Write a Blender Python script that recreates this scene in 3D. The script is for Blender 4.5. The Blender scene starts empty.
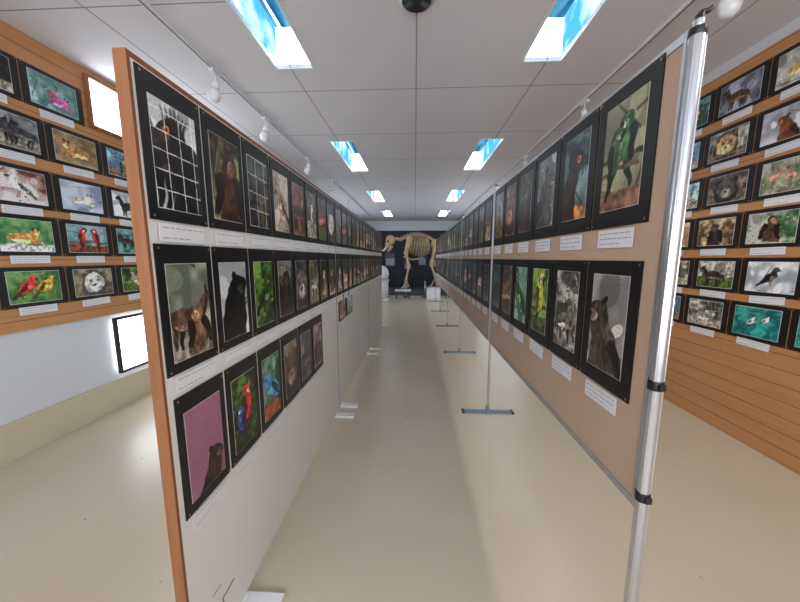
import bpy, bmesh, math
import numpy as np
from mathutils import Vector, Matrix

sc = bpy.context.scene
sc.view_settings.view_transform = 'Standard'
sc.view_settings.exposure = 0.05
COL = sc.collection

def lin(c):
    c = np.asarray(c, dtype=float) / 255.0
    return np.where(c <= 0.04045, c / 12.92, ((c + 0.055) / 1.055) ** 2.4)
def L4(c):
    l = lin(c); return (float(l[0]), float(l[1]), float(l[2]), 1.0)

# ------------------------------------------------------------------ materials
def newmat(name, col=(200, 200, 200), rough=0.5, metal=0.0, noise=0.0, nscale=8.0, stretch=(1, 1, 1), bump=0.0, col2=None):
    m = bpy.data.materials.new(name); m.use_nodes = True
    nt = m.node_tree; b = nt.nodes['Principled BSDF']
    b.inputs['Roughness'].default_value = rough
    b.inputs['Metallic'].default_value = metal
    c1 = L4(col)
    if col2 is None:
        c2 = tuple(max(0, x * (1 - noise)) for x in c1[:3]) + (1,)
    else:
        c2 = L4(col2)
    tc = nt.nodes.new('ShaderNodeTexCoord'); mp = nt.nodes.new('ShaderNodeMapping')
    mp.inputs['Scale'].default_value = stretch
    nt.links.new(tc.outputs['Object'], mp.inputs['Vector'])
    n = nt.nodes.new('ShaderNodeTexNoise'); n.inputs['Scale'].default_value = nscale; n.inputs['Detail'].default_value = 5
    nt.links.new(mp.outputs[0], n.inputs['Vector'])
    mx = nt.nodes.new('ShaderNodeMix'); mx.data_type = 'RGBA'
    mx.inputs[6].default_value = c1; mx.inputs[7].default_value = c2
    nt.links.new(n.outputs[0], mx.inputs[0]); nt.links.new(mx.outputs[2], b.inputs['Base Color'])
    if bump:
        bp = nt.nodes.new('ShaderNodeBump'); bp.inputs['Strength'].default_value = bump; bp.inputs['Distance'].default_value = 0.01
        nt.links.new(n.outputs[0], bp.inputs['Height']); nt.links.new(bp.outputs[0], b.inputs['Normal'])
    return m

def line_mask(nt, comp_idx, period, width, offset=0.0):
    tc = nt.nodes.new('ShaderNodeTexCoord'); sp = nt.nodes.new('ShaderNodeSeparateXYZ')
    nt.links.new(tc.outputs['Object'], sp.inputs[0])
    a = nt.nodes.new('ShaderNodeMath'); a.operation = 'ADD'; a.inputs[1].default_value = offset + width / 2 + 100 * period
    nt.links.new(sp.outputs[comp_idx], a.inputs[0])
    mo = nt.nodes.new('ShaderNodeMath'); mo.operation = 'MODULO'; mo.inputs[1].default_value = period
    nt.links.new(a.outputs[0], mo.inputs[0])
    lt = nt.nodes.new('ShaderNodeMath'); lt.operation = 'LESS_THAN'; lt.inputs[1].default_value = width
    nt.links.new(mo.outputs[0], lt.inputs[0])
    return lt.outputs[0]

def add_lines(m, specs, col):
    nt = m.node_tree; b = nt.nodes['Principled BSDF']; src = b.inputs['Base Color'].links[0].from_socket
    for s in specs:
        mk = line_mask(nt, *s)
        mx = nt.nodes.new('ShaderNodeMix'); mx.data_type = 'RGBA'
        nt.links.new(mk, mx.inputs[0]); nt.links.new(src, mx.inputs[6]); mx.inputs[7].default_value = L4(col)
        src = mx.outputs[2]
    nt.links.new(src, b.inputs['Base Color'])

M_ceil = newmat('ceiling_board', (217, 215, 221), 0.75, noise=0.05, nscale=3)
add_lines(M_ceil, [(0, 1.17, 0.011, 0.0), (1, 1.17, 0.011, 0.0)], (142, 136, 142))
M_floor = newmat('floor_vinyl', (204, 192, 170), 0.3, noise=0.16, nscale=1.6, col2=(190, 176, 152))
def spec_marks(m):
    nt = m.node_tree; b = nt.nodes['Principled BSDF']; src = b.inputs['Base Color'].links[0].from_socket
    tc = nt.nodes.new('ShaderNodeTexCoord')
    n = nt.nodes.new('ShaderNodeTexNoise'); n.inputs['Scale'].default_value = 11; n.inputs['Detail'].default_value = 3
    nt.links.new(tc.outputs['Object'], n.inputs['Vector'])
    r = nt.nodes.new('ShaderNodeValToRGB'); r.color_ramp.elements[0].position = 0.725; r.color_ramp.elements[1].position = 0.77
    nt.links.new(n.outputs[0], r.inputs[0])
    mx = nt.nodes.new('ShaderNodeMix'); mx.data_type = 'RGBA'; nt.links.new(r.outputs[0], mx.inputs[0])
    nt.links.new(src, mx.inputs[6]); mx.inputs[7].default_value = L4((120, 104, 86))
    nt.links.new(mx.outputs[2], b.inputs['Base Color'])
    bp = nt.nodes.new('ShaderNodeBump'); bp.inputs['Strength'].default_value = .12; bp.inputs['Distance'].default_value = .004
    n2 = nt.nodes.new('ShaderNodeTexNoise'); n2.inputs['Scale'].default_value = 5
    nt.links.new(tc.outputs['Object'], n2.inputs['Vector']); nt.links.new(n2.outputs[0], bp.inputs['Height']); nt.links.new(bp.outputs[0], b.inputs['Normal'])
spec_marks(M_floor)
M_wood = newmat('wood_planks', (206, 152, 102), 0.6, nscale=3.0, stretch=(1, 0.6, 14), col2=(174, 118, 70))
add_lines(M_wood, [(2, 0.118, 0.005, 0.0)], (104, 66, 38))
M_woodtrim = newmat('wood_edge', (152, 98, 58), 0.55, nscale=6, stretch=(8, 8, 0.6), col2=(112, 68, 38))
M_whitewall = newmat('white_wall', (212, 216, 222), 0.6, noise=0.05, nscale=2)
M_base = newmat('beige_base', (204, 192, 164), 0.5, noise=0.08)
M_navy = newmat('navy_wall', (24, 33, 48), 0.6, noise=0.4, nscale=1.2)
M_board = newmat('white_board', (226, 226, 224), 0.45, noise=0.07, nscale=3)
M_tan = newmat('tan_board', (196, 170, 146), 0.75, noise=0.1, nscale=5, bump=0.05)
M_alu = newmat('aluminium', (205, 208, 214), 0.3, metal=0.85, noise=0.06, nscale=30, stretch=(1, 1, .1))
M_steelfoot = newmat('grey_foot', (120, 140, 155), 0.4, metal=0.4, noise=0.1)
M_black = newmat('black_plastic', (22, 22, 24), 0.4, noise=0.2)
M_card = newmat('black_card', (13, 13, 16), 0.4, noise=0.2, nscale=20)
M_paper = newmat('caption_paper', (226, 228, 232), 0.7, noise=0.04, nscale=12)
M_ink = newmat('ink', (130, 132, 138), 0.8, noise=0.1)
M_bone = newmat('bone', (214, 188, 150), 0.55, noise=0.3, nscale=5, col2=(168, 132, 92))
M_whitepl = newmat('white_plastic', (228, 228, 231), 0.4, noise=0.03)
M_plinth = newmat('plinth_grey', (60, 64, 74), 0.6, noise=0.1)
M_pin = newmat('brass_pin', (190, 160, 90), 0.35, metal=0.8, noise=0.1)

def emis(name, col, strength, noise=None, nscale=2.0, stretch=(1, 1, 1), p0=.38, p1=.66):
    m = bpy.data.materials.new(name); m.use_nodes = True; nt = m.node_tree; nt.nodes.clear()
    o = nt.nodes.new('ShaderNodeOutputMaterial'); e = nt.nodes.new('ShaderNodeEmission')
    e.inputs[1].default_value = strength; e.inputs[0].default_value = L4(col)
    nt.links.new(e.outputs[0], o.inputs[0])
    if noise is not None:
        tc = nt.nodes.new('ShaderNodeTexCoord'); mp = nt.nodes.new('ShaderNodeMapping'); mp.inputs['Scale'].default_value = stretch
        mp.inputs['Rotation'].default_value = (0, 0, .35)
        n = nt.nodes.new('ShaderNodeTexNoise'); n.inputs['Scale'].default_value = nscale; n.inputs['Detail'].default_value = 4
        r = nt.nodes.new('ShaderNodeValToRGB'); r.color_ramp.elements[0].position = p0; r.color_ramp.elements[1].position = p1
        r.color_ramp.elements[0].color = L4(col); r.color_ramp.elements[1].color = L4(noise)
        nt.links.new(tc.outputs['Object'], mp.inputs[0]); nt.links.new(mp.outputs[0], n.inputs['Vector'])
        nt.links.new(n.outputs[0], r.inputs[0]); nt.links.new(r.outputs[0], e.inputs[0])
    return m
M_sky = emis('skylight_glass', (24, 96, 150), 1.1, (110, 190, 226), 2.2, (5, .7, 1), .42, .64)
M_liner = emis('skylight_liner_glow', (236, 246, 255), 14.0)  # well end walls emit, imitating sky-lit white sides and lighting the room
M_side = emis('skylight_side_glow', (60, 134, 185), 2.6, (190, 225, 240), 2.0, (1, 1.2, 1), .45, .62)  # well side walls glow too, sky brightness put into their emission colour
M_win = emis('daylight_window', (240, 247, 255), 7.5)
M_fillwin = emis('fill_window_glow', (225, 240, 255), 2.6)  # glow for the unseen panes added as fill light

M_print = bpy.data.materials.new('photo_print'); M_print.use_nodes = True
nt = M_print.node_tree; b = nt.nodes['Principled BSDF']; b.inputs['Roughness'].default_value = 0.3
at = nt.nodes.new('ShaderNodeAttribute'); at.attribute_name = 'Col'
tc = nt.nodes.new('ShaderNodeTexCoord'); nn = nt.nodes.new('ShaderNodeTexNoise'); nn.inputs['Scale'].default_value = 150; nn.inputs['Detail'].default_value = 4
nt.links.new(tc.outputs['Object'], nn.inputs['Vector'])
mr = nt.nodes.new('ShaderNodeMapRange'); mr.inputs[1].default_value = 0.3; mr.inputs[2].default_value = 0.7; mr.inputs[3].default_value = 0.8; mr.inputs[4].default_value = 1.3
nt.links.new(nn.outputs[0], mr.inputs[0])
vm = nt.nodes.new('ShaderNodeVectorMath'); vm.operation = 'SCALE'
nt.links.new(at.outputs['Color'], vm.inputs[0]); nt.links.new(mr.outputs[0], vm.inputs['Scale'])
nt.links.new(vm.outputs[0], b.inputs['Base Color'])

# ------------------------------------------------------------------ bmesh builder
class BM:
    def __init__(s): s.bm = bmesh.new(); s.mats = []
    def mi(s, m):
        if m not in s.mats: s.mats.append(m)
        return s.mats.index(m)
    def _tag(s, vs, m, smooth=False):
        i = s.mi(m)
        for f in {f for v in vs for f in v.link_faces}:
            f.material_index = i; f.smooth = smooth
    def box(s, a, c, m):
        r = bmesh.ops.create_cube(s.bm, size=1)
        for v in r['verts']:
            v.co = Vector([(a[k] + c[k]) / 2 + v.co[k] * abs(c[k] - a[k]) for k in range(3)])
        s._tag(r['verts'], m)
    def cyl(s, p0, p1, r0, m, r1=None, seg=20):
        p0 = Vector(p0); p1 = Vector(p1); d = p1 - p0
        r = bmesh.ops.create_cone(s.bm, cap_ends=True, segments=seg, radius1=r0, radius2=r0 if r1 is None else r1, depth=d.length)
        q = d.to_track_quat('Z', 'Y').to_matrix().to_4x4(); T = Matrix.Translation((p0 + p1) / 2) @ q
        bmesh.ops.transform(s.bm, matrix=T, verts=r['verts']); s._tag(r['verts'], m, True)
    def sph(s, c, rad, m, seg=16):
        r = bmesh.ops.create_uvsphere(s.bm, u_segments=seg, v_segments=seg // 2 + 2, radius=1)
        rad = (rad,) * 3 if not hasattr(rad, '__len__') else rad
        for v in r['verts']: v.co = Vector([c[k] + v.co[k] * rad[k] for k in range(3)])
        s._tag(r['verts'], m, True)
    def tube(s, pts, rs, m, seg=10):
        pts = [Vector(p) for p in pts]; rings = []
        if not hasattr(rs, '__len__'): rs = [rs] * len(pts)
        for i, p in enumerate(pts):
            t = (pts[min(i + 1, len(pts) - 1)] - pts[max(i - 1, 0)]).normalized()
            q = t.to_track_quat('Z', 'Y')
            rings.append([s.bm.verts.new(p + q @ Vector((math.cos(2 * math.pi * k / seg) * rs[i], math.sin(2 * math.pi * k / seg) * rs[i], 0))) for k in range(seg)])
        i = s.mi(m)
        for a, c in zip(rings, rings[1:]):
            best = min(range(seg), key=lambda o: (a[0].co - c[o].co).length)
            for k in range(seg):
                f = s.bm.faces.new([a[k], a[(k + 1) % seg], c[(k + 1 + best) % seg], c[(k + best) % seg]]); f.material_index = i; f.smooth = True
        for rg in (rings[0], rings[-1]):
            f = s.bm.faces.new(rg); f.material_index = i
    def done(s, name, bevel=0.0):
        bmesh.ops.recalc_face_normals(s.bm, faces=s.bm.faces)
        me = bpy.data.meshes.new(name); s.bm.to_mesh(me); s.bm.free()
        for m in s.mats: me.materials.append(m)
        o = bpy.data.objects.new(name, me); COL.objects.link(o)
        if bevel:
            md = o.modifiers.new('bevel', 'BEVEL'); md.width = bevel; md.segments = 2; md.limit_method = 'ANGLE'
        return o

# ------------------------------------------------------------------ painter for the printed pictures
def vnoise(X, Y, f, rng):
    n = int(f * 3) + 4
    g = rng.random((n, n)); x = np.clip(X * f, 0, n - 2.001); y = np.clip(Y * f, 0, n - 2.001)
    xi = x.astype(int); yi = y.astype(int); fx = x - xi; fy = y - yi
    fx = fx * fx * (3 - 2 * fx); fy = fy * fy * (3 - 2 * fy)
    return (g[yi, xi] * (1 - fx) + g[yi, xi + 1] * fx) * (1 - fy) + (g[yi + 1, xi] * (1 - fx) + g[yi + 1, xi + 1] * fx) * fy
def wob(x, y, rng):
    a, b2, c, d = rng.random(4) * 6
    return x + .022 * np.sin(9 * y + a) + .012 * np.sin(23 * y + b2 + 6 * x), y + .022 * np.sin(8 * x + c) + .012 * np.sin(21 * x + d + 5 * y)
def E(x, y, cx, cy, rx, ry, a=0.0, k=14):
    ca, sa = math.cos(a), math.sin(a); dx = x - cx; dy = y - cy
    u = (dx * ca + dy * sa) / rx; v = (-dx * sa + dy * ca) / ry
    return np.clip((1 - np.sqrt(u * u + v * v)) * k + 0.5, 0, 1)
def C(x, y, x0, y0, x1, y1, r0, r1):
    dx, dy = x1 - x0, y1 - y0; t = np.clip(((x - x0) * dx + (y - y0) * dy) / (dx * dx + dy * dy + 1e-9), 0, 1)
    d = np.hypot(x - x0 - t * dx, y - y0 - t * dy)
    return np.clip((r0 + (r1 - r0) * t - d) / 0.025 + 0.5, 0, 1)

def paint(nx, ny, asp, spec, rng):
    X, Y = np.meshgrid(np.linspace(0, asp, nx + 1), np.linspace(0, 1, ny + 1))
    c1, c2, fr = spec['bg']
    n = 0.6 * vnoise(X, Y, fr * .5, rng) + 0.4 * vnoise(X, Y, fr * 1.6, rng)
    n = np.clip((n - 0.5) * 2.6 + 0.5, 0, 1)[..., None]
    c1 = np.array(c1, float); c2 = np.array(c2, float)
    img = c1 * (1 - n) + c2 * n
    for _ in range(spec.get('blobs', 3)):
        m = E(X, Y, rng.random() * asp, rng.random(), .06 + .16 * rng.random(), .05 + .2 * rng.random(), rng.random() * 3, 6)[..., None] * .6
        cc = (c1 if rng.random() > .5 else c2) * (.5 + .9 * rng.random()); img = img * (1 - m) + cc * m
    # leaves / stones in focus
    if nx > 20 and spec.get('leaves', True) and rng.random() > .3:
        for _ in range(46):
            m = E(X, Y, rng.random() * asp, rng.random(), .018 + .03 * rng.random(), .008 + .014 * rng.random(), rng.random() * 3, 5)[..., None] * .8
            t = rng.random(); cc = (c1 * (1 - t) + c2 * t) * (.45 + 1.1 * rng.random()); img = img * (1 - m) + cc * m
    for _ in range(spec.get('twigs', 3)):
        x0, y0 = rng.random() * asp, rng.random(); an = rng.random() * 3.1
        m = C(X, Y, x0, y0, x0 + .6 * math.cos(an), y0 + .6 * math.sin(an), .012, .004)[..., None] * .8
        cc = np.array([(60, 44, 30), (160, 140, 110), (36, 36, 30)][rng.integers(3)], float); img = img * (1 - m) + cc * m
    if 'ground' in spec:
        g, h = spec['ground']
        k = np.clip((h + 0.08 * vnoise(X, Y, 4, rng) - Y) * 30, 0, 1)[..., None]
        img = img * (1 - k) + (np.array(g, float) * (0.6 + 0.8 * vnoise(X, Y, 16, rng)[..., None])) * k
    def put(m, c):
        nonlocal img
        c = np.array(c, float) * (0.42 + 0.66 * vnoise(X, Y * .5, 34, rng)[..., None] + .5 * vnoise(X, Y, 7, rng)[..., None])
        img = img * (1 - m[..., None]) + c * m[..., None]
    for (kind, cx, cy, s, col, fl) in spec['an']:
        x = (X - cx * asp) / s * fl; y = (Y - cy) / s
        x, y = wob(x, y, rng)
        dk = tuple(v * 0.4 for v in col); lt = tuple(min(255, v * 1.5 + 25) for v in col)
        if kind == 'quad':
            for lx in (-.33, -.2, .22, .34): put(C(x, y, lx, -.05, lx + .02, -.5, .075, .035), dk if lx in (-.2, .22) else col)
            put(E(x, y, 0, 0, .46, .21), col); put(E(x, y, 0, -.13, .34, .06), lt)
            put(C(x, y, .36, .06, .52, .32, .14, .09), col); put(E(x, y, .6, .36, .16, .09, -.5), col)
            put(C(x, y, .5, .42, .5, .54, .03, .02), dk); put(C(x, y, -.44, .05, -.52, -.22, .035, .02), dk); put(E(x, y, .6, .38, .022, .022), (10, 10, 10))
        elif kind == 'bird':
            put(C(x, y, -.2, -.15, -.5, -.45, .1, .03), dk); put(E(x, y, 0, 0, .34, .2, .6), col); put(E(x, y, -.08, -.02, .25, .09, .7), dk); put(E(x, y, .1, -.02, .14, .1, .7), lt)
            put(C(x, y, .15, .15, .22, .3, .13, .11), col); put(E(x, y, .24, .34, .13, .12), col); put(C(x, y, .33, .33, .45, .27, .05, .01), (60, 50, 40))
            put(E(x, y, .27, .37, .045, .04), lt); put(E(x, y, .27, .37, .02, .02), (5, 5, 5)); put(C(x, y, .03, -.15, .05, -.42, .02, .015), (140, 100, 60)); put(C(x, y, .1, -.12, .12, -.42, .02, .015), (140, 100, 60))
        elif kind == 'ape':
            put(E(x, y, 0, -.18, .33, .38), col); put(C(x, y, -.22, .05, -.36, -.4, .12, .07), dk); put(C(x, y, .22, .05, .3, -.42, .12, .07), dk)
            put(E(x, y, .03, .28, .2, .2), col); put(E(x, y, .07, .25, .11, .12), lt); put(E(x, y, .03, .29, .02, .02), (5, 5, 5)); put(E(x, y, .12, .29, .02, .02), (5, 5, 5))
            put(C(x, y, -.2, -.5, .3, -.52, .08, .07), col)
        elif kind == 'flam':
            put(E(x, y, 0, 0, .2, .12, .2), col); put(C(x, y, .16, .04, .26, .24, .035, .03), col); put(C(x, y, .26, .24, .14, .36, .03, .04), col)
            put(C(x, y, .14, .36, .22, .28, .03, .015), (40, 30, 30)); put(C(x, y, -.02, -.08, -.03, -.5, .015, .012), dk); put(C(x, y, .05, -.08, .06, -.5, .015, .012), dk)
        elif kind == 'face':
            put(E(x, y, -.33, .32, .13, .14), dk); put(E(x, y, .33, .32, .13, .14), dk); put(E(x, y, 0, -.1, .5, .5), dk); put(E(x, y, 0, .05, .4, .4), col)
            put(E(x, y, 0, -.12, .2, .17), lt); put(E(x, y, -.16, .12, .05, .045), (8, 8, 8)); put(E(x, y, .16, .12, .05, .045), (8, 8, 8)); put(E(x, y, 0, -.06, .07, .05), (15, 10, 10))
        elif kind == 'lying':
            put(E(x, y, -.05, -.1, .5, .2), col); put(E(x, y, -.05, -.22, .4, .08), lt); put(E(x, y, .36, .1, .17, .16), col); put(E(x, y, .42, .06, .08, .07), lt)
            put(E(x, y, .27, .25, .05, .06), dk); put(E(x, y, .44, .25, .05, .06), dk); put(C(x, y, .2, -.25, .55, -.28, .07, .05), col); put(E(x, y, .36, .13, .02, .02), (5, 5, 5)); put(E(x, y, .46, .13, .02, .02), (5, 5, 5))
        elif kind == 'parrot':
            put(C(x, y, -.5, -.16, .5, -.1, .035, .03), (96, 74, 54))
            put(C(x, y, 0, -.05, -.1, -.52, .09, .03), dk); put(C(x, y, .02, .22, -.02, -.06, .13, .12), col); put(C(x, y, -.07, .18, -.1, -.16, .075, .05), dk)
            put(E(x, y, .05, .34, .13, .12), col); put(E(x, y, .09, .33, .06, .05), (225, 225, 205)); put(C(x, y, .16, .34, .17, .25, .045, .015), (40, 36, 32)); put(E(x, y, .08, .36, .018, .018), (5, 5, 5))
            put(E(x, y, .04, .42, .05, .02), tuple(v * 1.2 for v in col))
        elif kind == 'emu':
            put(C(x, y, -.2, -.62, .0, .12, .3, .13), col); put(E(x, y, .05, .22, .19, .16), dk); put(C(x, y, .15, .2, .42, .1, .08, .035), (64, 56, 50))
            for q in range(7): put(C(x, y, -.1 + .04 * q, .3, -.16 + .06 * q, .46, .018, .006), (30, 24, 22))
            put(E(x, y, .12, .25, .045, .045), (200, 120, 50)); put(E(x, y, .12, .25, .022, .022), (5, 5, 5))
        elif kind == 'seal':
            put(C(x, y, -.1, -.5, .05, .05, .36, .2), col); put(E(x, y, .12, .2, .2, .17), col); put(E(x, y, .2, .17, .09, .07), lt); put(C(x, y, -.2, -.2, -.45, -.5, .1, .04), dk)
            put(E(x, y, .12, .25, .025, .025), (5, 5, 5)); put(E(x, y, .25, .19, .03, .022), (8, 8, 8)); put(E(x, y, .0, .35, .06, .05), dk)
    if 'fence' in spec:
        k, fc, w = spec['fence']
        gx = np.abs((X * k + .1 * Y) % 1 - .5) > .5 - w; gy = np.abs((Y * k + .15 * X) % 1 - .5) > .5 - w
        m = (gx | gy)[..., None] * .85
        img = img * (1 - m) + np.array(fc, float) * m
    g = img.mean(-1, keepdims=True); img = g + (img - g) * spec.get('sat', .8); img = (img - 105) * 1.18 + 100
    return lin(np.clip(img, 4, 250))

BGS = [((24, 48, 22), (110, 150, 76), 7), ((62, 62, 54), (190, 186, 170), 5), ((14, 20, 17), (80, 88, 66), 6), ((60, 104, 136), (150, 186, 208), 3),
       ((84, 68, 48), (206, 180, 142), 6), ((66, 106, 126), (180, 206, 212), 4), ((8, 10, 12), (58, 58, 52), 5), ((150, 156, 154), (236, 238, 236), 4),
       ((70, 60, 56), (150, 130, 120), 6), ((40, 84, 84), (110, 160, 156), 6), ((140, 100, 70), (210, 176, 130), 4), ((60, 64, 76), (150, 156, 172), 4), ((34, 44, 30), (120, 130, 96), 6)]
ANC = [(135, 90, 50), (60, 45, 35), (26, 24, 24), (190, 140, 86), (150, 145, 140), (228, 222, 212), (200, 58, 42), (216, 164, 90), (95, 90, 85), (225, 150, 146), (84, 60, 42), (64, 54, 50)]
def rspec(rng, bright=0.0, land=False):
    bg = BGS[rng.integers(len(BGS))]; col = ANC[rng.integers(len(ANC))]
    bg = (tuple(min(255, v * (1 + bright)) for v in bg[0]), tuple(min(255, v * (1 + bright)) for v in bg[1]), bg[2])
    kinds = ['quad', 'bird', 'ape', 'face', 'lying', 'seal', 'flam', 'parrot', 'emu'] if not land else ['quad', 'lying', 'quad', 'face', 'bird', 'flam', 'lying', 'ape', 'parrot', 'emu']
    k = kinds[rng.integers(len(kinds))]; fl = 1 if rng.random() > .5 else -1
    s = 0.62 if not land else 0.8
    if k == 'flam':
        an = [(k, p, .4 + .12 * rng.random(), .6, (225, 120, 115), fl) for p in (.2, .45, .75)]
    elif k in ('quad', 'bird', 'parrot') and rng.random() > .6:
        an = [(k, .33, .5, s * .75, col, fl), (k, .68, .42, s * .8, tuple(v * .85 for v in col), -fl)]
    else: an = [(k, .5 + .1 * (rng.random() - .5), .45, s * (1.15 if k in ('face', 'emu') else 1), col, fl)]
    sp = dict(bg=bg, an=an)
    if rng.random() > .45: sp['ground'] = ([(130, 112, 84), (92, 116, 50), (166, 156, 140)][rng.integers(3)], .25 + .12 * rng.random())
    if rng.random() > .88: sp['fence'] = (6, (150, 150, 145), .05)
    return sp

# ------------------------------------------------------------------ numpy mesh of many prints
class PM:
    def __init__(s): s.v = []; s.f = []; s.c = []; s.m = []; s.n = 0; s.mats = [M_print, M_card, M_paper, M_ink, M_pin]
    def grid(s, P, nx, ny, col, mat):
        idx = (np.arange((nx + 1) * (ny + 1)).reshape(ny + 1, nx + 1)) + s.n
        f = np.stack([idx[:-1, :-1], idx[:-1, 1:], idx[1:, 1:], idx[1:, :-1]], -1).reshape(-1, 4)
        s.v.append(P.reshape(-1, 3)); s.f.append(f); s.c.append(col.reshape(-1, 3)); s.m.append(np.full(len(f), mat)); s.n += (nx + 1) * (ny + 1)
    def rect(s, c, u, w, h, n, off, mat, col=(1, 1, 1), nx=1, ny=1, cols=None, tilt=0.0):
        c = np.array(c, float); u = np.array(u, float); z = np.array((0, 0, 1.)); n = np.array(n, float)
        ct, st = math.cos(tilt), math.sin(tilt); U = u * ct + z * st; V = -u * st + z * ct
        a, bb = np.meshgrid(np.linspace(-w / 2, w / 2, nx + 1), np.linspace(-h / 2, h / 2, ny + 1))
        P = c + a[..., None] * U + bb[..., None] * V + n * off
        s.grid(P, nx, ny, cols if cols is not None else np.broadcast_to(np.array(col, float), P.shape), mat)
    def slab(s, c, u, w, h, n, o0, o1, mat, tilt=0.0):
        c = np.array(c, float); u = np.array(u, float); n = np.array(n, float); z = np.array((0, 0, 1.))
        ct, st = math.cos(tilt), math.sin(tilt); U = u * ct + z * st; V = -u * st + z * ct
        s.rect(c, u, w, h, n, o1, mat, tilt=tilt)
        q = [c + sx * w / 2 * U + sy * h / 2 * V for sx, sy in ((-1, -1), (1, -1), (1, 1), (-1, 1))]
        for i in range(4):
            A, B = q[i], q[(i + 1) % 4]
            P = np.array([[A + n * o0, B + n * o0], [A + n * o1, B + n * o1]])
            s.grid(P, 1, 1, np.ones((2, 2, 3)), mat)
    def photo(s, c, u, n, w, h, pw, ph, spec, res, rng, dz=0.0, cap=None, border=0.0015):
        s.slab(c, u, w, h, n, 0.0, 0.004, 1)
        pc = np.array(c, float) + np.array((0, 0, dz))
        s.rect(pc, u, pw + 2 * border, ph + 2 * border, n, 0.0046, 2)
        nx = res; ny = max(4, int(res * ph / pw)); ny = min(ny, 190)
        s.rect(pc, u, pw, ph, n, 0.0054, 0, nx=nx, ny=ny, cols=paint(nx, ny, pw / ph, spec, rng))
        if res > 30:
            for sx in (-1, 1):
                for sy in (-1, 1):
                    s.rect(np.array(c) + np.array(u) * sx * (w / 2 - .012) + np.array((0, 0, sy * (h / 2 - .012))), u, .007, .007, n, .006, 4)
        if cap:
            cw, ch, cdz, tl = cap
            cc = np.array(c, float) + np.array((0, 0, -h / 2 - cdz))
            s.slab(cc, u, cw, ch, n, 0.0042, 0.0056, 2, tilt=tl)
            if res > 14:
                uu = np.array(u, float) * math.cos(tl) + np.array((0, 0, math.sin(tl)))
                rows = 3 if ch > .06 else 2
                for r in range(rows):
                    x = -cw * .44
                    while x < cw * (.42 if r < rows - 1 else .1):
                        l = .008 + .02 * rng.random()
                        l = min(l, cw * .45 - x)
                        if l > .004: s.rect(cc + uu * (x + l / 2) + np.array((0, 0, ch * (.28 - .56 * r / max(1, rows - 1)))), u, l, ch * .04, n, .0062, 3, tilt=tl)
                        x += l + .006
    def done(s, name):
        me = bpy.data.meshes.new(name)
        v = np.concatenate(s.v); f = np.concatenate(s.f); c = np.concatenate(s.c); m = np.concatenate(s.m)
        me.from_pydata(v.tolist(), [], f.tolist())
        for x in s.mats: me.materials.append(x)
        me.polygons.foreach_set('material_index', m.astype(np.int32))
        ca = me.color_attributes.new('Col', 'FLOAT_COLOR', 'POINT')
        ca.data.foreach_set('color', np.concatenate([c, np.ones((len(c), 1))], 1).ravel().astype(np.float32))
        me.update(); o = bpy.data.objects.new(name, me); COL.objects.link(o); return o

# ------------------------------------------------------------------ room shell
XL, XR, YB, YF, ZC = -3.1, 2.8, -2.6, 15.2, 3.30
def single(name, a, c, m):
    k = BM(); k.box(a, c, m); return k.done(name)
single('floor', (XL - .1, YB - .1, -.1), (XR + .1, YF + .1, 0), M_floor)

sky_y = [(-2.06, -.4), (1.44, 3.10), (4.94, 6.60), (8.45, 10.12), (11.95, 13.62)]
sky_x = [(-1.29, -.96), (.96, 1.29)]
k = BM(); xs = sorted([XL - .1, XR + .1] + [v for p in sky_x for v in p]); ys = sorted([YB - .1, YF + .1] + [v for p in sky_y for v in p])
for i in range(len(xs) - 1):
    for j in range(len(ys) - 1):
        if (xs[i], xs[i + 1]) in sky_x and (ys[j], ys[j + 1]) in sky_y: continue
        k.box((xs[i], ys[j], ZC), (xs[i + 1], ys[j + 1], ZC + .03), M_ceil)
k.done('ceiling')
for (x0, x1) in sky_x:
    for (y0, y1) in sky_y:
        k = BM(); z0, z1 = ZC + .031, ZC + .34
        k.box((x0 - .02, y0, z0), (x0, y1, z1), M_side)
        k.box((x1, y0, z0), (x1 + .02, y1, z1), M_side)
        k.box((x0, y1, z0), (x1, y1 + .02, z1), M_liner); k.box((x0, y0 - .02, z0), (x1, y0, z1), M_liner)
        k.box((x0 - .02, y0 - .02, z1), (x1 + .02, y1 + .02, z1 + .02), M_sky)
        k.cyl((x0 + .06, y0, z1 - .03), (x0 + .06, y1, z1 - .03), .012, M_whitepl)
        f = .018
        for a, c in (((x0 - f, y0 - f), (x1 + f, y0)), ((x0 - f, y1), (x1 + f, y1 + f)), ((x0 - f, y0), (x0, y1)), ((x1, y0), (x1 + f, y1))):
            k.box((a[0], a[1], ZC - .006), (c[0], c[1], ZC - .0005), M_whitepl)
        k.done('skylight')

single('wall_left', (XL - .1, YB, 0), (XL, YF, ZC), M_whitewall)
single('trim_left_wood', (XL + .001, YB, .98), (XL + .02, YF, ZC - .001), M_wood)
single('baseboard_left', (XL + .001, YB, .001), (XL + .03, YF, .30), M_base)
single('wall_right', (XR, YB, 0), (XR + .1, YF, ZC), M_whitewall)
single('trim_right_wood', (XR - .02, YB, .002), (XR - .001, YF, 3.2), M_wood)
single('wall_far', (XL - .1, YF, 0), (XR + .1, YF + .1, ZC), M_navy)
single('trim_far', (XL + .03, YF - .03, 2.85), (XR - .03, YF - .001, ZC - .001), M_whitewall)
single('wall_near', (XL - .1, YB - .1, 0), (XR + .1, YB, ZC), M_whitewall)

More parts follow.
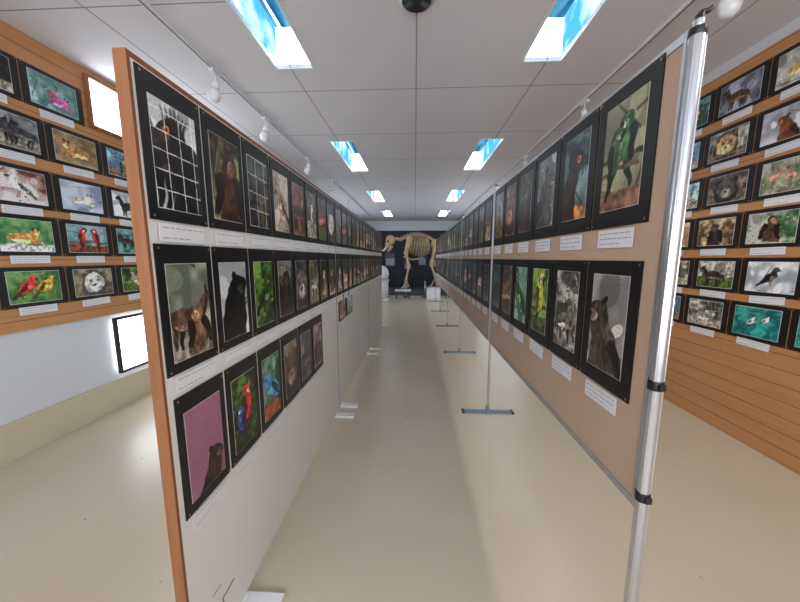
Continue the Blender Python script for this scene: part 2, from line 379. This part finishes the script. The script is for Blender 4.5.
def window(name, plane_x, sgn, y0, y1, z0, z1, fm, nm=1, pane=None):
    k = BM(); f = .025; x0 = plane_x; x1 = plane_x + sgn * .035
    k.box((x0, y0 - f, z0 - f), (x1, y1 + f, z0), fm); k.box((x0, y0 - f, z1), (x1, y1 + f, z1 + f), fm)
    k.box((x0, y0 - f, z0), (x1, y0, z1), fm); k.box((x0, y1, z0), (x1, y1 + f, z1), fm)
    for i in range(1, nm + 1):
        y = y0 + (y1 - y0) * i / (nm + 1); k.box((x0, y - .012, z0), (x1, y + .012, z1), fm)
    k.box((x0, y0, z0), (plane_x + sgn * .012, y1, z1), pane or M_win); k.done(name)
window('window_1', XL + .021, 1, 3.0, 4.6, 2.80, 3.22, M_woodtrim)
window('window_2', XL + .031, 1, 2.97, 4.6, .385, .92, M_black)
window('fill_window_left', XL + .031, 1, 8, 13, 1.2, 2.6, M_whitepl, 3, M_fillwin)  # unseen glowing pane, added to light the far part of the room
window('fill_window_right', XR - .021, -1, 7.6, 13, 1.2, 2.6, M_whitepl, 3, M_fillwin)  # added like the left one, hidden behind the right partition
k = BM()
k.box((-2.6, YB + .001, 1.0), (2.4, YB + .012, 2.8), M_win)  # glowing pane added behind the camera as fill light
for x in np.linspace(-2.6, 2.4, 5): k.box((x - .03, YB + .001, .97), (x + .03, YB + .04, 2.83), M_whitepl)
for z in (.97, 2.8): k.box((-2.6, YB + .001, z), (2.4, YB + .045, z + .03), M_whitepl)
k.done('fill_window_near')

# ------------------------------------------------------------------ left partition
LX = -.76
for i, (y0, y1) in enumerate([(.868, 2.95), (2.96, 5.02), (5.03, 7.10)]):
    k = BM(); k.box((LX - .034, y0, .035), (LX, y1, 2.08), M_board)
    k.box((LX - .035, y0, 2.08), (LX + .001, y1, 2.095), M_woodtrim)
    k.box((LX - .036, y0 - (.012 if i == 0 else 0.004), .035), (LX + .001, y0, 2.095), M_woodtrim)
    for fy in ((y0 + .30, y1 - .1) if i == 0 else (y0 + .1, y1 - .15)):
        k.box((LX - .21, fy - .035, 0.0), (LX + .17, fy + .035, .022), M_whitepl)
        k.box((LX - .05, fy - .02, .022), (LX + .016, fy + .02, .035), M_whitepl)
    if i == 0:
        k.box((LX, y0 + .16, .06), (LX + .004, y0 + .165, .2), M_ink); k.box((LX, y0 + .16, .2), (LX + .004, y0 + .24, .204), M_ink)
        k.box((LX, y0 + .11, .27), (LX + .002, y0 + .16, .273), M_ink)
    k.done('display_board', bevel=.002)

# ------------------------------------------------------------------ right partition
RX = .73
secs = [(.97, 2.97), (3.03, 4.97), (5.03, 6.97), (7.03, 8.97), (9.03, 11.0)]
for (y0, y1) in secs:
    k = BM(); k.box((RX, y0, .76), (RX + .026, y1, 2.13), M_tan)
    k.box((RX - .003, y0, 2.13), (RX + .03, y1, 2.157), M_alu); k.box((RX - .003, y0, .735), (RX + .03, y1, .76), M_alu)
    k.box((RX - .003, y0 - .012, .735), (RX + .03, y0, 2.157), M_alu); k.box((RX - .003, y1, .735), (RX + .03, y1 + .012, 2.157), M_alu)
    k.done('partition_panel', bevel=.0015)
for y in (.93, 3.0, 5.0, 7.0, 9.0, 11.04):
    k = BM(); near = y < 1; r = .0175 if near else .011; x = RX + (.0 if near else .013); top = 2.128 if near else 2.2
    k.cyl((x, y, .02), (x, y, top), r, M_alu, seg=28)
    if near:
        k.box((x - .004, y + r - .004, .735), (x + .004, y + r + .004, 2.12), M_alu)
        for sx in (-1, 1): k.cyl((x + sx * r * .8, y - r * .6, .02), (x + sx * r * .8, y - r * .6, top - .01), .003, M_alu, seg=8)
        for z in (1.155, .785): k.cyl((x, y, z), (x, y, z + .03), r + .003, M_black, seg=28); k.box((x - .008, y - r - .010, z + .005), (x + .010, y - r, z + .025), M_black)
        k.cyl((x, y, 2.122), (x, y, 2.14), r + .002, M_black, seg=28)
        k.cyl((x, y, 2.14), (x, y, 2.16), .012, M_alu, seg=16)
        k.tube([(x, y, 2.15), (x + .0, y, 2.168), (x + .006, y, 2.177), (x + .02, y, 2.181), (x + .03, y, 2.19)], [.011, .01, .008, .007, .005], M_black)
    else:
        k.cyl((x, y, 2.2), (x, y, 2.215), r + .003, M_black)
    k.box((x - .245, y - .035, 0), (x + .245, y + .035, .014), M_steelfoot)
    k.box((x - .235, y - .012, .014), (x + .235, y + .012, .026), M_steelfoot); k.cyl((x, y, .014), (x, y, .075), r + .012, M_steelfoot, r1=r + .004)
    for sx in (-.245, .245): k.box((x + sx - .012, y - .037, 0), (x + sx + .012, y + .037, .018), M_black)
    k.done('panel_support_pole', bevel=.001)

# ------------------------------------------------------------------ photos on the left partition
fol = ((20, 42, 16), (100, 145, 60), 9)
L1 = [dict(bg=((156, 162, 166), (224, 228, 230), 3), an=[('quad', .62, .5, .95, (24, 24, 28), -1), ('emu', .5, .5, .95, (30, 30, 34), -1)], fence=(5.5, (240, 242, 244), .025), leaves=False),
      dict(bg=((60, 50, 34), (150, 150, 96), 8), an=[('ape', .6, .45, .8, (84, 50, 30), 1)], ground=((150, 138, 108), .2)),
      dict(bg=((20, 24, 22), (86, 98, 80), 6), an=[('bird', .5, .45, .8, (60, 58, 55), 1)], fence=(4, (184, 190, 184), .035)),
      dict(bg=((140, 130, 115), (205, 195, 180), 4), an=[('bird', .5, .45, .7, (150, 130, 110), -1)]),
      dict(bg=((100, 64, 50), (170, 124, 96), 5), an=[('quad', .5, .45, .7, (80, 50, 35), 1)])]
L2 = [dict(bg=((100, 110, 92), (184, 190, 172), 5), an=[('quad', .4, .42, .6, (92, 70, 54), 1), ('ape', .66, .32, .5, (120, 90, 66), -1)], ground=((136, 130, 122), .26), leaves=False),
      dict(bg=((150, 160, 162), (226, 232, 232), 3), an=[('seal', .5, .5, .95, (26, 26, 32), 1)], leaves=False),
      dict(bg=fol, an=[('bird', .5, .45, .6, (60, 80, 40), 1)]),
      dict(bg=((50, 56, 54), (130, 130, 118), 5), an=[('ape', .5, .45, .8, (50, 40, 34), 1)]),
      dict(bg=((30, 34, 34), (90, 96, 100), 5), an=[('face', .5, .45, .8, (120, 110, 104), 1)])]
L3 = [dict(bg=((150, 96, 122), (166, 106, 136), 2), an=[('seal', .62, .17, .62, (60, 44, 42), 1)], blobs=0, twigs=0, leaves=False),
      dict(bg=fol, an=[('parrot', .58, .5, .8, (210, 50, 45), 1), ('parrot', .3, .36, .55, (60, 90, 200), -1)]),
      dict(bg=((36, 80, 46), (116, 160, 134), 6), an=[('bird', .5, .45, .8, (60, 130, 180), -1)], ground=((160, 84, 40), .25)),
      dict(bg=((70, 56, 40), (150, 128, 100), 6), an=[('face', .5, .45, .8, (98, 74, 55), 1)]),
      dict(bg=((80, 70, 70), (160, 150, 150), 6), an=[('quad', .5, .45, .7, (70, 60, 60), 1)]),
      dict(bg=((130, 110, 116), (190, 160, 170), 5), an=[('ape', .5, .45, .7, (90, 60, 60), 1)])]
rng = np.random.default_rng(7)
un, nn_ = (0, 1, 0), (1, 0, 0)
far = PM()
def lphoto(y, z0, z1, spec, idx, w=.247):
    near = idx < 4; pm = PM() if near else far
    res = [120, 90, 64, 48][idx] if near else (30 if idx < 9 else 14)
    h = z1 - z0
    pm.photo((LX + .001, y + w / 2, (z0 + z1) / 2), un, nn_, w, h, w * .75, h * .76, spec, res, rng, dz=-.012, cap=(.2, .055, .036, rng.normal() * .01))
    if near: pm.done('mounted_animal_photo')
idx = 0
for (y0, y1) in [(.868, 2.95), (2.96, 5.02), (5.03, 7.10)]:
    for i in range(8):
        y = y0 + .008 + i * .2585
        dkr = rspec(rng, -.3)
        lphoto(y, 1.662, 2.072, L1[idx] if idx < len(L1) else dkr, idx)
        dkr = rspec(rng, -.3)
        lphoto(y, 1.182, 1.592, L2[idx] if idx < len(L2) else dkr, idx)
        idx += 1
for i in range(6): lphoto(.89 + i * .262, .678, 1.105, L3[i], i)
for i in range(2): lphoto(3.02 + i * .34, .91, 1.17, rspec(rng), 9, w=.32)
far.done('mounted_photo_collection')

# ------------------------------------------------------------------ photos on the right partition
R1 = [dict(bg=((124, 122, 100), (176, 178, 140), 3), an=[('parrot', .62, .56, .72, (70, 116, 64), -1), ('parrot', .3, .46, .68, (64, 102, 66), 1)], ground=((134, 98, 76), .15), leaves=False, twigs=5),
      dict(bg=((60, 75, 70), (130, 165, 166), 5), an=[('emu', .4, .5, .95, (64, 44, 32), 1)], ground=((200, 124, 66), .14), leaves=False),
      dict(bg=((100, 106, 104), (176, 182, 178), 4), an=[('seal', .5, .5, .9, (84, 80, 76), 1)]),
      dict(bg=((30, 40, 34), (100, 122, 86), 7), an=[('ape', .5, .45, .8, (80, 56, 44), 1)]),
      dict(bg=((96, 62, 40), (166, 120, 84), 5), an=[('face', .5, .45, .8, (120, 76, 50), 1)])]
R2 = [dict(bg=((134, 130, 126), (186, 182, 176), 3), an=[('seal', .4, .42, .85, (86, 74, 66), -1)], ground=((150, 142, 136), .22), leaves=False, twigs=0),
      dict(bg=((74, 74, 70), (200, 196, 186), 8), an=[('quad', .5, .35, .5, (112, 106, 98), 1)]),
      dict(bg=((60, 106, 40), (160, 196, 90), 6), an=[('parrot', .5, .5, .95, (210, 196, 60), 1)], ground=((80, 106, 50), .2)),
      dict(bg=((70, 126, 110), (140, 184, 166), 6), an=[('bird', .5, .45, .8, (60, 116, 50), -1)]),
      dict(bg=((60, 50, 40), (150, 140, 116), 5), an=[('quad', .5, .45, .8, (130, 96, 62), -1)])]
un, nn_ = (0, -1, 0), (-1, 0, 0)
far = PM(); idx = 0
for s_i, (y0, y1) in enumerate(secs):
    for i in range(6):
        y = y0 + (.06 if s_i == 0 else .01) + i * (.322)
        w, h = .312, .482
        for (z0, SP) in ((1.662, R1), (1.058, R2)):
            near = idx < 4; pm = PM() if near else far; res = [120, 90, 64, 48][idx] if near else (28 if idx < 10 else 12)
            sp = SP[idx] if idx < len(SP) else rspec(rng, -.25)
            pm.photo((RX - .001, y + w / 2, z0 + h / 2), un, nn_, w, h, w * .68, h * .76, sp, res, rng, dz=.005, cap=(.2, .066, .042, rng.normal() * .012))
            if near: pm.done('mounted_animal_photo')
        idx += 1
far.done('mounted_photo_collection')

# ------------------------------------------------------------------ photos on the side walls
rng = np.random.default_rng(33)
special_L = {(0, 2): dict(bg=((150, 175, 175), (80, 130, 124), 4), an=[('flam', .45, .5, .8, (220, 120, 150), 1), ('lying', .6, .35, .6, (210, 90, 150), 1)]),
             (1, 2): dict(bg=((90, 92, 96), (160, 160, 160), 5), an=[('quad', .3, .5, .7, (60, 60, 64), 1), ('quad', .7, .48, .75, (70, 68, 70), -1)], ground=((140, 135, 120), .3)),
             (1, 3): dict(bg=((120, 100, 70), (180, 160, 115), 5), an=[('lying', .5, .5, .9, (176, 130, 84), -1)]),
             (2, 3): dict(bg=((140, 150, 175), (200, 208, 222), 3), an=[('lying', .5, .45, .7, (210, 200, 190), 1)], leaves=False),
             (2, 2): dict(bg=((120, 70, 60), (220, 214, 214), 4), an=[('bird', .5, .5, .8, (236, 230, 226), -1)]),
             (3, 2): dict(bg=((60, 120, 80), (140, 176, 115), 6), an=[('lying', .45, .5, .8, (222, 160, 90), 1)], ground=((215, 215, 210), .2)),
             (3, 3): dict(bg=((100, 146, 156), (160, 190, 190), 5), an=[('parrot', .35, .5, .9, (206, 50, 50), 1), ('parrot', .7, .5, .9, (196, 60, 60), -1)], ground=((130, 76, 50), .25)),
             (4, 2): dict(bg=((60, 110, 56), (130, 166, 100), 7), an=[('bird', .35, .5, .8, (210, 60, 50), 1), ('bird', .7, .5, .8, (216, 160, 60), 1)]),
             (4, 3): dict(bg=((90, 80, 70), (165, 155, 130), 6), an=[('face', .5, .45, .95, (205, 200, 195), 1)])}
for d in special_L.values(): d['sat'] = .95
pm = PM()
for r, z in enumerate((2.92, 2.515, 2.105, 1.725, 1.32)):
    for cidx in range(-2, 16):
        y = 1.67 + (cidx - 1) * .465 + .23
        if r == 0: y += .345
        if r == 0 and 2.75 < y < 4.9: continue
        vis = 1.6 < y < 4.2
        sp = special_L.get((r, cidx)) or rspec(rng, .15, True)
        pm.photo((XL + .021, y, z), (0, 1, 0), (1, 0, 0), .455, .318, .35, .246, sp, 64 if vis else 10, rng, dz=0, cap=(.26, .062, .028, rng.normal() * .02), border=.003)
pm.done('wall_photo_collection')
special_R = {(0, 3): dict(bg=((150, 150, 140), (205, 205, 195), 4), an=[('lying', .5, .45, .8, (205, 160, 100), 1)]),
             (1, 2): dict(bg=((70, 146, 180), (150, 200, 212), 5), an=[('lying', .5, .45, .85, (238, 206, 140), -1)], leaves=False),
             (1, 3): dict(bg=((150, 150, 160), (215, 215, 222), 4), an=[('seal', .5, .45, .85, (110, 70, 50), -1)], leaves=False),
             (2, 2): dict(bg=((44, 92, 36), (116, 160, 70), 7), an=[('flam', .25, .5, .8, (236, 120, 110), 1), ('flam', .5, .5, .8, (240, 140, 130), -1), ('flam', .75, .5, .8, (236, 120, 110), 1)]),
             (2, 3): dict(bg=((110, 120, 90), (190, 180, 160), 6), an=[('flam', .25, .5, .7, (236, 140, 130), 1), ('flam', .6, .5, .7, (240, 150, 140), -1)]),
             (3, 2): dict(bg=((90, 116, 56), (160, 170, 100), 6), an=[('lying', .45, .5, .9, (190, 140, 80), 1), ('face', .8, .5, .4, (170, 120, 70), 1)]),
             (3, 3): dict(bg=((60, 100, 60), (190, 190, 180), 6), an=[('ape', .5, .5, .8, (90, 70, 54), 1)]),
             (4, 2): dict(bg=((130, 140, 150), (205, 214, 220), 4), an=[('quad', .5, .5, .8, (150, 130, 110), 1)]),
             (4, 3): dict(bg=((150, 160, 170), (225, 228, 230), 4), an=[('bird', .5, .5, .7, (60, 60, 66), 1)], leaves=False),
             (5, 3): dict(bg=((20, 104, 104), (70, 170, 162), 7), an=[('bird', .4, .5, .4, (236, 236, 230), 1), ('bird', .7, .6, .35, (236, 236, 230), 1)]),
             (5, 2): dict(bg=((20, 104, 104), (70, 170, 162), 7), an=[('bird', .4, .5, .4, (60, 70, 80), 1)])}
for d in special_R.values(): d['sat'] = .95
pm = PM()
for r, z in enumerate((2.95, 2.555, 2.165, 1.785, 1.40, 1.03)):
    for cidx in range(-3, 16):
        y = 1.66 + (cidx - 1) * .452 + .05 * (r % 2)
        vis = 1.6 < y < 4.4
        sp = special_R.get((r, cidx)) or rspec(rng, .15, True)
        pm.photo((XR - .021, y, z), (0, -1, 0), (-1, 0, 0), .442, .306, .34, .236, sp, 64 if vis else 10, rng, dz=0, cap=(.25, .06, .028, rng.normal() * .03), border=.003)
pm.done('wall_photo_collection')

# ------------------------------------------------------------------ ceiling hardware
for X, ylist in ((-1.87, (3.06, 4.05, 5.6, 7.1, 9.0)), (1.87, (.6, 2.2, 3.8, 5.66, 7.5, 9.4))):
    k = BM(); k.box((X - .018, -2.0, ZC - .028), (X + .018, 14.5, ZC - .001), M_whitepl)
    k.box((X - .008, -2.0, ZC - .030), (X + .008, 14.5, ZC - .028), M_ink); k.done('track_rail')
    for y in ylist:
        k = BM(); s = -1 if X < 0 else 1
        k.box((X - .02, y - .06, ZC - .062), (X + .02, y + .06, ZC - .031), M_whitepl)
        k.cyl((X, y, ZC - .062), (X, y, ZC - .14), .01, M_whitepl)
        d = Vector((s * .25, 0, -.95)).normalized(); p = Vector((X, y, ZC - .15))
        k.cyl(p - d * .03, p + d * .03, .034, M_whitepl); k.cyl(p + d * .03, p + d * .10, .036, M_whitepl, r1=.062); k.sph(p + d * .1, .055, M_whitepl)
        o = k.done('track_spotlight')
        if s > 0:
            ld = bpy.data.lights.new('spot_beam', 'SPOT'); ld.energy = 24; ld.spot_size = math.radians(150); ld.spot_blend = .8; ld.shadow_soft_size = .08; ld.color = (1, .95, .88)
            lo = bpy.data.objects.new('spot_beam', ld); COL.objects.link(lo); lo.parent = o; lo.location = (X, y, ZC - .36)
            lo.rotation_euler = (0, math.radians(12), 0)
k = BM(); k.cyl((0, 2.36, ZC - .012), (0, 2.36, ZC - .001), .125, M_whitepl, seg=40); k.cyl((0, 2.36, ZC - .03), (0, 2.36, ZC - .012), .10, M_black, seg=40)
k.done('ceiling_speaker')

# ------------------------------------------------------------------ skeleton on plinth
k = BM(); SY = 13.4; B = M_bone; P0 = .24
sp = []
for i in range(25):
    t = i / 24; x = -.62 + 1.62 * t; z = 2.30 + .22 * math.sin(math.pi * min(1, t * 1.15)) - .25 * max(0, t - .75)
    sp.append((x, SY, z)); k.sph((x, SY, z), (.045, .06, .06), B, 8); k.cyl((x, SY, z), (x + .03, SY, z + .18 * (1 - .6 * t)), .02, B, r1=.01, seg=6)
k.tube(sp, .045, B, 8)
for i in range(4, 18, 1):
    x, _, z = sp[i]; ln = .68 + .24 * math.sin(math.pi * (i - 4) / 13)
    for s in (-1, 1):
        pts = [(x + .12 * q, SY + s * .38 * math.sin(math.pi * min(1, q * 1.02)) ** .8, z - ln * (1 - math.cos(math.pi * q)) / 2) for q in np.linspace(0.02, .95, 9)]
        k.tube(pts, .015, B, 6)
k.tube([(-.5, SY, 1.60), (-.1, SY, 1.48), (.35, SY, 1.56)], .035, B)
def leg(x, s, top, knee, ank, foot):
    y = SY + s * .27
    P = [Vector((x + top[0], y * 1.0, top[1])), Vector((x + knee[0], y, knee[1])), Vector((x + ank[0], y, ank[1])), Vector((x + foot[0], y, P0 + .065))]
    for a, c, r in zip(P, P[1:], (.06, .048, .038)):
        k.tube([a, a.lerp(c, .2), a.lerp(c, .5), a.lerp(c, .8), c], [r * 1.5, r, r * .75, r, r * 1.4], B, 8)
    for p, r in zip(P, (.095, .085, .068, .06)): k.sph(p, r, B, 10)
    for j in (-1, 0, 1): k.cyl(P[3] + Vector((0, j * .04, 0)), P[3] + Vector((-.12, j * .06, -.03)), .028, B, r1=.02, seg=8)
for s in (-1, 1):
    leg(-.38, s, (.0, 1.75), (.12, 1.2), (.0, .6), (.0 + .1 * s, .4)); leg(.82, s, (0, 1.98), (-.14, 1.28), (.08, .66), (.02 - .14 * s, .4))
    k.tube([(-.2, SY + s * .22, 2.42), (-.3, SY + s * .3, 2.08), (-.4, SY + s * .28, 1.75)], [.15, .1, .07], B, 8)
    k.sph((.84, SY + s * .2, 2.12), (.18, .07, .2), B, 12)
k.tube([(.98, SY, 2.26), (1.1, SY, 2.02), (1.14, SY, 1.7), (1.12, SY, 1.4)], [.04, .03, .02, .012], B, 8)
k.tube([(-.6, SY, 2.32), (-.78, SY, 2.36), (-.92, SY, 2.33)], .065, B, 8)
k.sph((-1.05, SY, 2.30), (.2, .17, .22), B, 16); k.sph((-1.16, SY, 2.10), (.12, .12, .16), B, 14)
k.tube([(-1.0, SY, 2.08), (-1.08, SY, 1.9), (-1.2, SY, 1.85)], [.09, .07, .045], B, 8)
for s in (-1, 1):
    k.sph((-1.13, SY + s * .12, 2.25), (.055, .06, .055), M_black, 10)
    k.tube([(-1.2, SY + s * .08, 2.05), (-1.32, SY + s * .1, 1.88), (-1.48, SY + s * .11, 1.84), (-1.6, SY + s * .1, 1.92)], [.045, .04, .025, .008], M_whitepl, 8)
for x in (-.1, .6): k.cyl((x, SY, P0 + .002), (x, SY, 1.9 if x > 0 else 1.5), .02, M_black)
k.done('elephant_skeleton')
single('skeleton_plinth', (-1.7, 12.8, 0.0), (1.5, 14.0, .235), M_plinth)
# standing information panels in front of the far wall
for i, (x, z, w_, h_) in enumerate(((-1.2, 1.15, .5, .7), (-.35, 1.0, .35, .5), (.35, 1.2, .4, .6), (1.0, 1.1, .45, .7))):
    k = BM(); y = YF - .12; k.box((x - w_ / 2, y, z), (x + w_ / 2, y + .02, z + h_), M_plinth); k.box((x - w_ / 2 + .04, y - .004, z + .04), (x + w_ / 2 - .04, y, z + h_ * .55), M_steelfoot)
    for j in range(4): k.box((x - w_ / 2 + .05, y - .004, z + h_ * (.62 + .07 * j)), (x + w_ / 2 - .07, y, z + h_ * (.62 + .07 * j) + .015), M_ink)
    k.box((x - .03, y + .002, .02), (x + .03, y + .018, z), M_black); k.box((x - w_ * .4, y - .07, 0), (x + w_ * .4, y + .08, .02), M_black)
    k.done('information_stand')
for i, x in enumerate((-1.1, -.35, .4, 1.3)):
    k = BM(); k.cyl((x, 12.3, 0), (x, 12.3, .02), .12, M_black); k.cyl((x, 12.3, .02), (x, 12.3, .6), .014, M_alu); k.sph((x, 12.3, .62), .025, M_alu)
    k.done('barrier_post')
k = BM()
k.box((-.75, 11.6, .30), (-.15, 11.9, .36), M_whitepl)
for x in (-.7, -.2):
    for y in (11.64, 11.86): k.cyl((x, y, 0), (x, y, .3), .018, M_black)
k.done('low_bench')
k = BM()
k.box((.45, 11.7, 0), (.95, 12.05, .42), M_whitepl); k.box((.43, 11.68, .42), (.97, 12.07, .45), M_alu); k.done('white_display_case', bevel=.01)
k = BM()
k.cyl((-1.2, 11.2, 0), (-1.2, 11.2, .08), .28, M_whitepl, seg=28); k.cyl((-1.2, 11.2, .08), (-1.2, 11.2, .78), .24, M_whitepl, seg=28); k.sph((-1.2, 11.2, .98), (.26, .26, .3), M_whitepl, 20)
k.cyl((-1.2, 11.2, .74), (-1.2, 11.2, .78), .27, M_whitepl, seg=28)
k.done('white_display_pedestal')

# ------------------------------------------------------------------ world
w = bpy.data.worlds.new('World'); sc.world = w; w.use_nodes = True
w.node_tree.nodes['Background'].inputs[0].default_value = (.6, .75, 1, 1); w.node_tree.nodes['Background'].inputs[1].default_value = .5

# ------------------------------------------------------------------ camera
cam = bpy.data.cameras.new('camera'); co = bpy.data.objects.new('camera', cam); COL.objects.link(co)
cam.sensor_width = 36; cam.lens = 310 / 800 * 36; cam.clip_start = .02
co.location = (0, 0, 1.55)
co.rotation_euler = (math.radians(90) - math.atan(43 / 310), 0, math.atan(15 / 313))
sc.camera = co
